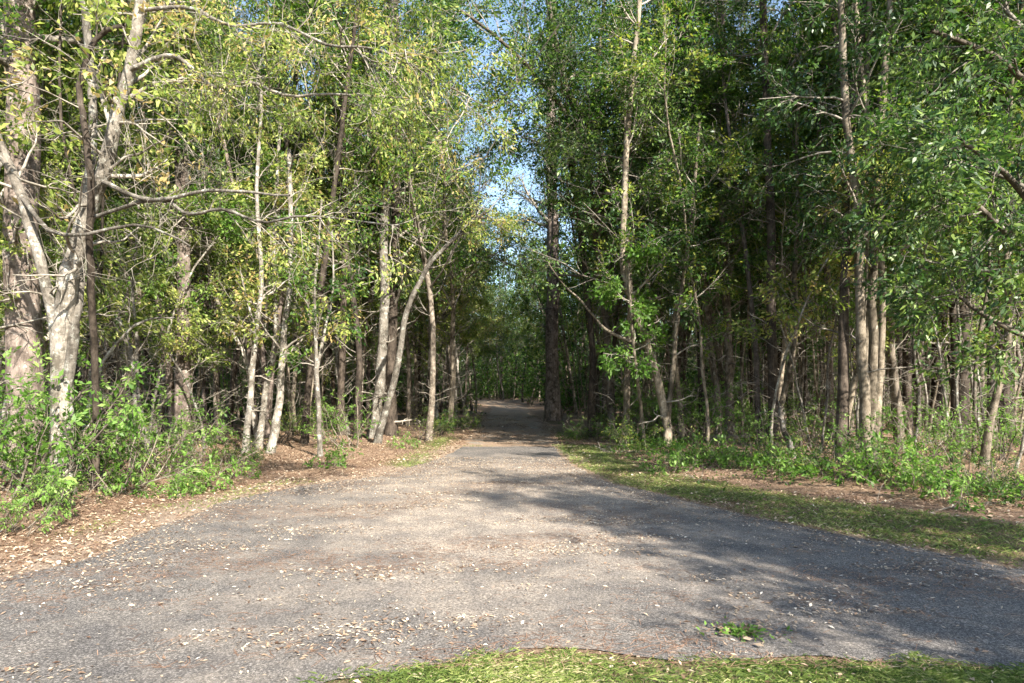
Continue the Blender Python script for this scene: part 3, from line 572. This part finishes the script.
# far woods: one mass
fw = MB(); NB = 560
fx = []; k_ = 0
while len(fx) < NB:
    y = r2.uniform(46, 112); x = r2.uniform(-1.0, 1.0) * y
    if abs(x - float(axis_x(np.array(y)))) < 3.4 and y < 80: continue
    fx.append((x, y))
fx = np.array(fx); H = r2.uniform(13, 24, NB); base = np.column_stack([fx, height(fx[:, 0], fx[:, 1])])
Pt = lines(base, np.column_stack([r2.normal(0, .05, NB), r2.normal(0, .05, NB), np.ones(NB)]), H, 10, .03, .02)
Rt = (r2.uniform(.07, .2, NB))[:, None] * np.linspace(1, .3, 10)[None]
V, Q = tubes(Pt, Rt, 6); fw.add(V, Q, m=0)
P1, R1 = branch_off(Pt, Rt, 28, .1, 1, 62, 2.6, 5, .15, .03, .35, .015); V, Q = tubes(P1, R1, 3); fw.add(V, Q, m=0)
P2, R2 = branch_off(P1, R1, 5, .2, 1, 50, 1.2, 4, .2, 0, .5, .01)
leafy(fw, P2, R2, 7, .3, .2, m=1, width=.5, tv=.2)
# saplings and bushes under those trees
k_ = r2.uniform(0, 1, 900); ux = np.column_stack([r2.uniform(-1, 1, 900), 42 + 66 * k_]); ux[:, 0] *= ux[:, 1] * .95
ux = ux[np.abs(ux[:, 0] - axis_x(ux[:, 1])) > 3.0]; M_ = len(ux)
S = np.repeat(np.column_stack([ux, height(ux[:, 0], ux[:, 1])]), 7, 0)
Pu = lines(S, np.column_stack([r2.normal(0, .5, (len(S), 2)), np.ones(len(S))]), r2.uniform(1.2, 7.5, len(S)), 6, .15, 0)
Ru = np.full((len(S), 1), .02) * np.linspace(1, .3, 6)[None]; V, Q = tubes(Pu, Ru, 3); fw.add(V, Q, m=0)
leafy(fw, Pu, Ru, 44, .26, .3, lo=.15, m=1, width=.5, tv=.2)
M_ = 1000; ux = np.column_stack([r2.uniform(-1, 1, M_), r2.uniform(98, 165, M_)]); ux[:, 0] *= ux[:, 1] * .95
S = np.repeat(np.column_stack([ux, height(ux[:, 0], ux[:, 1])]), 4, 0)
Pu = lines(S, np.column_stack([r2.normal(0, .25, (len(S), 2)), np.ones(len(S))]), r2.uniform(4, 22, len(S)), 8, .08, 0)
Ru = np.full((len(S), 1), .1) * np.linspace(1, .3, 8)[None]; V, Q = tubes(Pu, Ru, 4); fw.add(V, Q, m=0)
leafy(fw, Pu, Ru, 60, .6, .7, lo=.02, m=1, width=.5, tv=.2)
tag(fw.obj('distant_woods', [BARK['grey'], LEAF['green']]), 'mass of distant woodland closing the view at the end of the track', None, None, 'stuff')

# ------------------------------------------------------------------ brush, shrubs, ferns
def bush_proto(name, h, w, leaf, n1, n2, per, size, width=.42, stems_mat='grey', tone=.5, n3=3):
    root = empty(name); br = MB(); cr = MB()
    S = np.column_stack([rng.normal(0, w * .16, n1), rng.normal(0, w * .16, n1), np.full(n1, -.05)])
    D = np.column_stack([S[:, :2] / w * 3.2 + rng.normal(0, .35, (n1, 2)), np.full(n1, 1.0)])
    P, R = lines(S, D, h * rng.uniform(.6, 1.15, n1), 7, .15, .0), None
    R = np.full((n1, 1), .011 * h) * np.linspace(1, .3, 7)[None]
    V, Q = tubes(P, R, 5); br.add(V, Q)
    P2, R2 = branch_off(P, R, n2, .15, 1, 50, h * .35, 5, .2, -.02, .5, .003); V, Q = tubes(P2, R2, 4); br.add(V, Q)
    P3, R3 = branch_off(P2, R2, n3, .2, 1, 45, h * .16, 4, .2, -.05, .6, .002); V, Q = tubes(P3, R3, 3); br.add(V, Q)
    leafy(cr, P3, R3, per, size, .025, width=width, droop=.35, tone0=tone, up=.9)
    br.obj('stems', BARK[stems_mat], root); cr.obj('foliage', LEAF[leaf], root); return root
bushes = {
 'broad': [bush_proto('bush', 1.5, 1.3, 'bright', 14, 7, 8, .075) for _ in range(2)],
 'fine': [bush_proto('bush', 1.1, 1.1, 'green', 16, 7, 8, .06) for _ in range(2)],
 'low': [bush_proto('seedling', .55, .6, 'bright', 9, 4, 5, .075) for _ in range(2)],
 'twiggy': [bush_proto('brush', 1.6, 1.3, 'yellow', 9, 5, 1, .06, n3=3) for _ in range(2)],
 'spray': [bush_proto('young_tree', 2.0, 1.2, 'bright', 8, 8, 9, .085, tone=.35) for _ in range(2)],  # lower leaf tone puts the shade of the right-hand wood into the colour
}
for v_ in bushes.values():
    for b_ in v_: b_.location = (0, 0, 0)
CAT = {'broad': 'bush', 'fine': 'bush', 'low': 'seedling', 'twiggy': 'brush', 'spray': 'young tree'}
def bush(kind, j, px, py, s, label, group=None):
    x, y, _ = gp(px, py); pr = bushes[kind][j % 2]
    if pr.name in first_used: o = copy_thing(pr)
    else: first_used.add(pr.name); o = pr
    o.location = (x, y, float(height(x, y))); o.rotation_euler = (0, 0, rng.uniform(0, 6.28)); o.scale = (s, s, s * rng.uniform(.9, 1.1))
    tag(o, label, CAT[kind], group); return o
B = [('broad', -10, 512, 1.2, 'large bright-leaved bush spilling in at the left edge, in front of the thick trunk'), ('broad', 30, 500, 1.15, 'bright-leaved bush at the foot of the thick reddish trunk'),
     ('broad', 98, 490, 1.0, 'bright-leaved bush just right of the pale forked trunk'), ('fine', 62, 515, .55, 'small dark green bush wrapping the base of the pale forked tree'), ('broad', 5, 540, .45, 'small bush lowest at the left edge of the view beside the litter'),
     ('broad', 168, 480, .85, 'bright bush below the thin upright sapling, beside a brown tangle'), ('low', 140, 497, .9, 'bright seedling between the two bright bushes on the litter bank'), ('twiggy', 120, 498, .8, 'dry brown twiggy brush on the litter bank behind the pale forked tree'),
     ('twiggy', 190, 482, .75, 'dry twiggy brush left of the row of seedlings'), ('low', 205, 492, .9, 'low bright seedling at the front of the litter bank'), ('low', 228, 482, .9, 'low bright seedling just left of the three pale stems'),
     ('low', 182, 497, .7, 'lowest small seedling nearest the asphalt on the left'), ('fine', 247, 468, .6, 'small green bush at the foot of the three pale stems'), ('fine', 300, 440, .9, 'green bush in shade behind the lone forked sapling'), ('fine', 262, 436, .9, 'green bush deep behind the three pale stems'),
     ('low', 333, 470, .9, 'vivid green arching seedling beside the lone forked sapling'), ('low', 402, 450, .8, 'pale green upright seedling by the foot of the leaning trunk'), ('fine', 438, 436, .9, 'low bush in shade along the left track edge'), ('fine', 455, 430, .9, 'low bush further along the left track edge'),
     ('twiggy', 330, 447, .8, 'dry brush left of the leaning trunk foot'), ('twiggy', 415, 443, .7, 'dry brush between the leaning trunk and the track'), ('spray', 355, 452, .75, 'leafy young tree between the forked sapling and the leaning trunk'),
     ('fine', 594, 440, .8, 'dark low bush on the right track edge'), ('fine', 625, 452, .8, 'dark low bush beside the track near the bent-bough tree'), ('low', 648, 462, 1.0, 'green seedling at the foot of the bent-bough tree'), ('low', 690, 470, 1.0, 'green seedling at the front right of the bent-bough tree'),
     ('fine', 710, 466, .6, 'green bush in front of the slim mossy trunk'), ('low', 735, 474, 1.1, 'fern-like seedling on the verge below the slim mossy trunk'), ('fine', 760, 472, .6, 'green bush below the tall dark trunk'), ('low', 800, 480, 1.1, 'fern-like seedling in front of the broken stem'),
     ('fine', 835, 486, .6, 'green bush in front of the many-stemmed clump'), ('low', 855, 492, 1.2, 'bright fern-like seedling at the foot of the many-stemmed clump'), ('fine', 890, 490, .6, 'green bush just right of the many-stemmed clump'), ('low', 930, 494, 1.1, 'seedling on the verge below the dark trunks'),
     ('fine', 985, 500, .6, 'dark bush at the right end of the verge'), ('spray', 915, 470, 0.65, 'young tree with flat green sprays in front of the thickest dark trunk'), ('spray', 945, 466, 0.58, 'young tree with flat green sprays in front of the forward dark trunk'),
     ('spray', 1000, 466, 0.72, 'young tree with flat green sprays in front of the broad dark trunk'), ('low', 1005, 458, 1.3, 'patch-like green seedling on open pine straw near the right side'), ('twiggy', 815, 462, .8, 'dry brush left of the many-stemmed clump'),
     ('twiggy', 700, 452, .8, 'dry brush between the bent-bough tree and the slim mossy trunk'), ('spray', 700, 447, 0.86, 'leafy young tree right of the bent-bough tree'), ('spray', 825, 452, 0.79, 'leafy young tree left of the many-stemmed clump'), ('twiggy', 960, 500, .55, 'dry twigs tumbled on the verge below the forward dark trunk'),
     ('fine', 1015, 505, .5, 'dark bush furthest right on the verge')]
B += [('low', 670, 476, .9, 'small seedling nearest the asphalt below the bent-bough tree'), ('low', 905, 500, 1.0, 'seedling on the litter between the clump foot and the verge grass'), ('spray', 880, 476, 0.58, 'leafy young tree hiding the right of the clump foot'),
      ('low', 960, 512, .9, 'seedling by the long bare fallen branch'), ('low', 780, 486, .9, 'seedling on the verge just left of the fern-like one before the broken stem'), ('spray', 758, 462, 0.58, 'leafy young tree at the foot of the tall dark trunk')]
for n_, (k, px, py, s, lab) in enumerate(B): bush(k, n_, px, py, s, lab)
rb = np.random.default_rng(9); nb = 0; UG = {}
UGN = {'twiggy': 'dry leafless brush', 'broad': 'bright-leaved bush', 'fine': 'low green bush', 'spray': 'leafy young tree'}
while nb < 44:
    y = rb.uniform(14, 38); x = rb.uniform(-.83, .83) * y; sc_ = rb.uniform(.8, 1.3)
    if (x < 0 and x > -clear_hw_left(y)) or (x > 0 and x < clear_hw_right(y)) or (x > 0 and y < 20) or (x < 0 and y < 17): continue
    k = ('twiggy', 'fine', 'spray', 'spray', 'broad')[nb % 5]; px = 512 + F * x / y
    lx, ln = min(LAND, key=lambda L: abs(L[0] - px)); UG.setdefault((k, ln, 'left' if px < lx else 'right', 'left' if x < 0 else 'right'), []).append((abs(px - lx), px, y, sc_, nb)); nb += 1
for (k, ln, dirn, side), L in UG.items():
    L.sort()
    for n_, (_, px, y, sc_, m_) in enumerate(L):
        bush(k, m_, px, HOR + CAMZ * F / y, sc_, f'{UGN[k]} in the shade, {ORD[n_] + " one" if len(L) > 1 else "standing"} {dirn} of {ln}', f'{UGN[k]} undergrowth of the {side} wood')

# ------------------------------------------------------------------ ground cover: litter, needles, grass
straw_leaf = simple_mat('dry_leaf', [(0.0, (.09, .05, .03)), (0.3, (.23, .15, .1)), (0.6, (.41, .31, .21)), (0.85, (.58, .48, .36)), (1.0, (.7, .62, .5))], 0.6, 0.15)
needle_m = simple_mat('dry_needle', [(0, (.12, .065, .04)), (1, (.36, .22, .145))])
grass_m = leaf_mat('grass_blade', [(0, (.05, .08, .018)), (.45, (.115, .165, .035)), (.75, (.24, .27, .08)), (1, (.46, .4, .23))], .3, .5, .3, 0)
def flat_leaves(mb, x, y, z, size, tone, curl=.35, lift=.25):
    N = len(x); a = rng.uniform(0, 6.28, N); L = size * rng.uniform(.4, 1.5, N)
    d = np.column_stack([np.cos(a), np.sin(a), rng.normal(0, lift, N)]); d = nrm(d); s = np.column_stack([-np.sin(a), np.cos(a), rng.normal(0, lift, N)])
    B_ = np.column_stack([x, y, z + .004 + np.abs(rng.normal(0, .004, N))]); W = (L * rng.uniform(.18, .5, N))[:, None]; L = L[:, None]
    up = np.array([0, 0, 1.0]); c = (rng.uniform(0, curl, N))[:, None] * L
    V = np.stack([B_ - d * L * .5 , B_ + s * W * .5 + up * c * .4, B_ + d * L * .5, B_ - s * W * .5 + up * c * .4], 1)
    V[:, :, 2] = np.maximum(V[:, :, 2], (z + .003)[:, None])
    mb.add(V.reshape(-1, 3), np.arange(N * 4).reshape(N, 4), tone)
def scatter(n, x0, x1, y0, y1, dens):
    x = rng.uniform(x0, x1, n); y = rng.uniform(y0, y1, n); k = rng.random(n) < dens(x, y); return x[k], y[k]
# on the tarmac, in drifts
def road_d(x, y):
    ins = inside(coarse_road, x, y); edge = np.minimum(dist_line(left_edge, x, y), dist_line(right_edge, x, y))
    drift = np.clip(noise2(x * .6, y * 1.8, 2.6, 4, 10) * 1.6 - .12, 0, 1) ** 1.3
    lawn = np.where((y < 4.1) & ~ins, .1, 0)
    return lawn + np.where(ins, np.clip(.05 + .3 * np.clip((y - 8) / 4, 0, 1) + drift * .85 + .75 * np.exp(-edge / .4), 0, 1), 0)
lr = MB(); x, y = scatter(190000, -9, 8, 2.6, 15, road_d)
flat_leaves(lr, x, y, np.full(len(x), .010), .033, np.clip(rng.normal(.5, .28, len(x)), 0, 1))
x, y = scatter(40000, -3, 3, 13, 45, lambda x, y: np.where((np.abs(x - axis_x(y)) < 2.0) & ~inside(coarse_road, x, y), np.clip(.15 + .8 * noise2(x * 2, y * .5, 1.5, 3, 19) + .5 * np.clip(np.abs(x) - .9, 0, 1), 0.03, 1), 0))
flat_leaves(lr, x, y, height(x, y) + .012, .07, np.clip(rng.normal(.4, .25, len(x)), 0, 1), curl=.5)
tag(lr.obj('fallen_leaves', straw_leaf), 'pale dry leaves scattered over the asphalt', None, None, 'stuff')
# forest floor
def floor_d(x, y):
    ins = inside(coarse_road, x, y) | (np.abs(x - axis_x(y)) < path_hw(y))
    return np.where(ins | (y < 4), 0, np.clip(.55 + .6 * noise2(x, y, 1.3, 3, 12), .12, 1) * np.clip(1.15 - turf_amount(x, y), .22, 1) * np.clip(1.4 - y / 26, .15, 1))
lf = MB(); x, y = scatter(480000, -15, 15, 4.2, 24, floor_d)
flat_leaves(lf, x, y, hz(x, y) + .008, .05, np.clip(rng.normal(np.where(dist_line(left_edge, x, y) < .9, .47, .34), .24, len(x)), 0, 1), curl=.5, lift=.4)
tag(lf.obj('leaf_litter', straw_leaf), 'brown leaf litter covering the forest floor', None, None, 'stuff')
# pine needles
nd = MB(); x, y = scatter(160000, -10, 9, 2.6, 14, lambda x, y: np.where(y > 3.4, np.where(inside(coarse_road, x, y), np.clip(noise2(x * .8, y * 1.5, 1.7, 4, 14) * 1.4 + .03, .03, 1), .8), 0)); N = len(x)
a = rng.normal(.15, .8, N); L = rng.uniform(.04, .11, N)[:, None]; d = np.column_stack([np.cos(a), np.sin(a), np.zeros(N)]); s = np.column_stack([-np.sin(a), np.cos(a), np.zeros(N)]) * .0016
z_ = np.where(inside(coarse_road, x, y), .014, height(x, y) + .02); B_ = np.column_stack([x, y, z_])
V = np.stack([B_ - d * L / 2 - s, B_ + d * L / 2 - s, B_ + d * L / 2 + s, B_ - d * L / 2 + s], 1)
nd.add(V.reshape(-1, 3), np.arange(N * 4).reshape(N, 4), rng.random(N)); tag(nd.obj('pine_needle_litter', needle_m), 'rusty pine needles strewn on asphalt and verge', None, None, 'stuff')
def blades(mb, x, y, z, h, w, tone, lean=.45):
    N = len(x); a = rng.uniform(0, 6.28, N); H_ = (h * rng.uniform(.5, 1.3, N))[:, None]; W = (w * rng.uniform(.7, 1.3, N))[:, None]
    s = np.column_stack([np.cos(a), np.sin(a), np.zeros(N)]); l = np.column_stack([rng.normal(0, lean, N), rng.normal(0, lean, N), np.ones(N)])
    l2 = l * np.array([1.9, 1.9, .85]); B_ = np.column_stack([x, y, z])
    V = np.stack([B_ - s * W / 2, B_ + s * W / 2, B_ + l * H_ * .6 + s * W * .3, B_ + l2 * H_ ], 1)
    mb.add(V.reshape(-1, 3), np.arange(N * 4).reshape(N, 4), tone)
g = MB(); x, y = scatter(330000, -3, 5, 2.3, 4.1, lambda x, y: np.where(~inside(coarse_road, x, y + .15 * noise2(x, y, 4, 4, 21) + rng.normal(0, .035, len(x)) + .03), np.clip(.5 + .75 * noise2(x, y, 3.2, 4, 15), .08, 1), 0))
blades(g, x, y, x * 0 + .004, .02, .0026, np.clip(.44 + .22 * noise2(x, y, 3.0, 3, 16) + rng.normal(0, .26, len(x)), 0, 1), lean=.7)
tag(g.obj('lawn_grass', grass_m), 'short yellow-green lawn grass at the near road edge', None, None, 'stuff')
g = MB(); x, y = scatter(620000, -9, 12, 4.3, 22, lambda x, y: np.where(inside(coarse_road, x, y), 0, turf_amount(x, y)) * np.clip(1.3 - y / 25, .3, 1))
blades(g, x, y, height(x, y), .034, .0045, np.clip(.5 + .15 * noise2(x, y, 1.5, 3, 17) + rng.normal(0, .2, len(x)), 0, 1))
tag(g.obj('verge_grass', grass_m), 'green grass on the verge between the asphalt and the wood', None, None, 'stuff')
# low green ground cover under the right-hand wood edge
uc = MB()
def cover_d(x, y):
    dr = dist_line(right_edge, x, y); b = (x > 1.5) & ~inside(coarse_road, x, y)
    return np.where(b & (y > 5), np.exp(-((dr - 2.5) / .8) ** 2) * np.clip(.1 + 1.5 * noise2(x, y, 1.4, 3, 18), 0, 1), 0)
x, y = scatter(330000, 1.5, 13, 5, 22, cover_d); N = len(x)
V, Q = leaves(np.column_stack([x, y, height(x, y) + rng.uniform(.03, .28, N)]), rng.standard_normal((N, 3)) * [1, 1, .2], .06, width=.4, up=1.5)
uc.add(V, Q, np.clip(rng.normal(.4, .2, N), 0, 1)); tag(uc.obj('ground_cover', LEAF['green']), 'low green ground cover under the right-hand wood edge', None, None, 'stuff')

# weed growing through the asphalt
wx, wy, _ = gp(743, 636); root = empty('weed_patch', (wx, wy, .010)); tag(root, 'small weed with brown leaves growing through the asphalt', 'weed')
cr = MB(); N = 170; a = rng.uniform(0, 6.28, N); r = np.abs(rng.normal(0, .08, N)); B_ = np.column_stack([np.cos(a) * r * 1.3, np.sin(a) * r * .8, rng.uniform(.005, .035, N)])
V, Q = leaves(B_, np.column_stack([np.cos(a), np.sin(a), .5 + a * 0]), .035, width=.6, up=1.4); cr.add(V, Q, rng.random(N)); cr.obj('foliage', LEAF['bright'], root)
dd = MB(); N = 150; flat_leaves(dd, rng.normal(0, .14, N), rng.normal(0.03, .08, N), np.full(N, .012), .05, rng.uniform(.1, .6, N)); dd.obj('dry_leaves', straw_leaf, root)
# fallen sticks
for n_, (p0, p1, r_, lab) in enumerate([((918, 520), (1010, 508), .012, 'long bare fallen branch lying across the verge in front of the dark bushes'), ((765, 470), (788, 490), .01, 'short pale stick lying on the verge below the tall dark trunk'),
                                      ((850, 512), (905, 505), .009, 'crooked dry stick lying just behind the verge grass near the clump foot'), ((720, 487), (690, 480), .009, 'thin dry stick lying behind the verge grass below the slim mossy trunk'), ((230, 492), (275, 486), .009, 'thin dry stick lying on the litter in front of the three pale stems'),
  ((640, 455), (600, 452), .03, 'fallen log beside the track near the bent-bough tree'), ((700, 446), (850, 441), .07, 'long fallen trunk lying inside the right-hand wood')]):
    A, E = gp(*p0), gp(*p1); A[2] = height(A[0], A[1]) + r_ ; E[2] = height(E[0], E[1]) + r_ * 1.5
    P = np.array([A + (E - A) * t for t in np.linspace(0, 1, 9)]) + rng.normal(0, .012, (9, 3)) * (1 if r_ < .05 else .6)
    P = P - A; root = empty('fallen_branch', A); mb = MB(); V, Q = tubes(P[None], (r_ * np.linspace(1.1, .5, 9))[None], 8, .06); mb.add(V, Q); mb.obj('limb', BARK['grey' if r_ > .02 else 'twig'], root, True)
    P1, R1 = branch_off(P[None], np.full((1, 9), r_), 6, .2, 1, 45, .4, 5, .2, .02, .4, .003); V, Q = tubes(P1, R1, 4); MB().add(V, Q).obj('twigs', BARK['twig'], root)
    tag(root, lab, 'fallen branch')
# protos never placed are removed
for L in list(protos.values()) + list(bushes.values()):
    for p in L:
        if p.name not in first_used:
            for c in list(p.children): bpy.data.objects.remove(c)
            bpy.data.objects.remove(p)
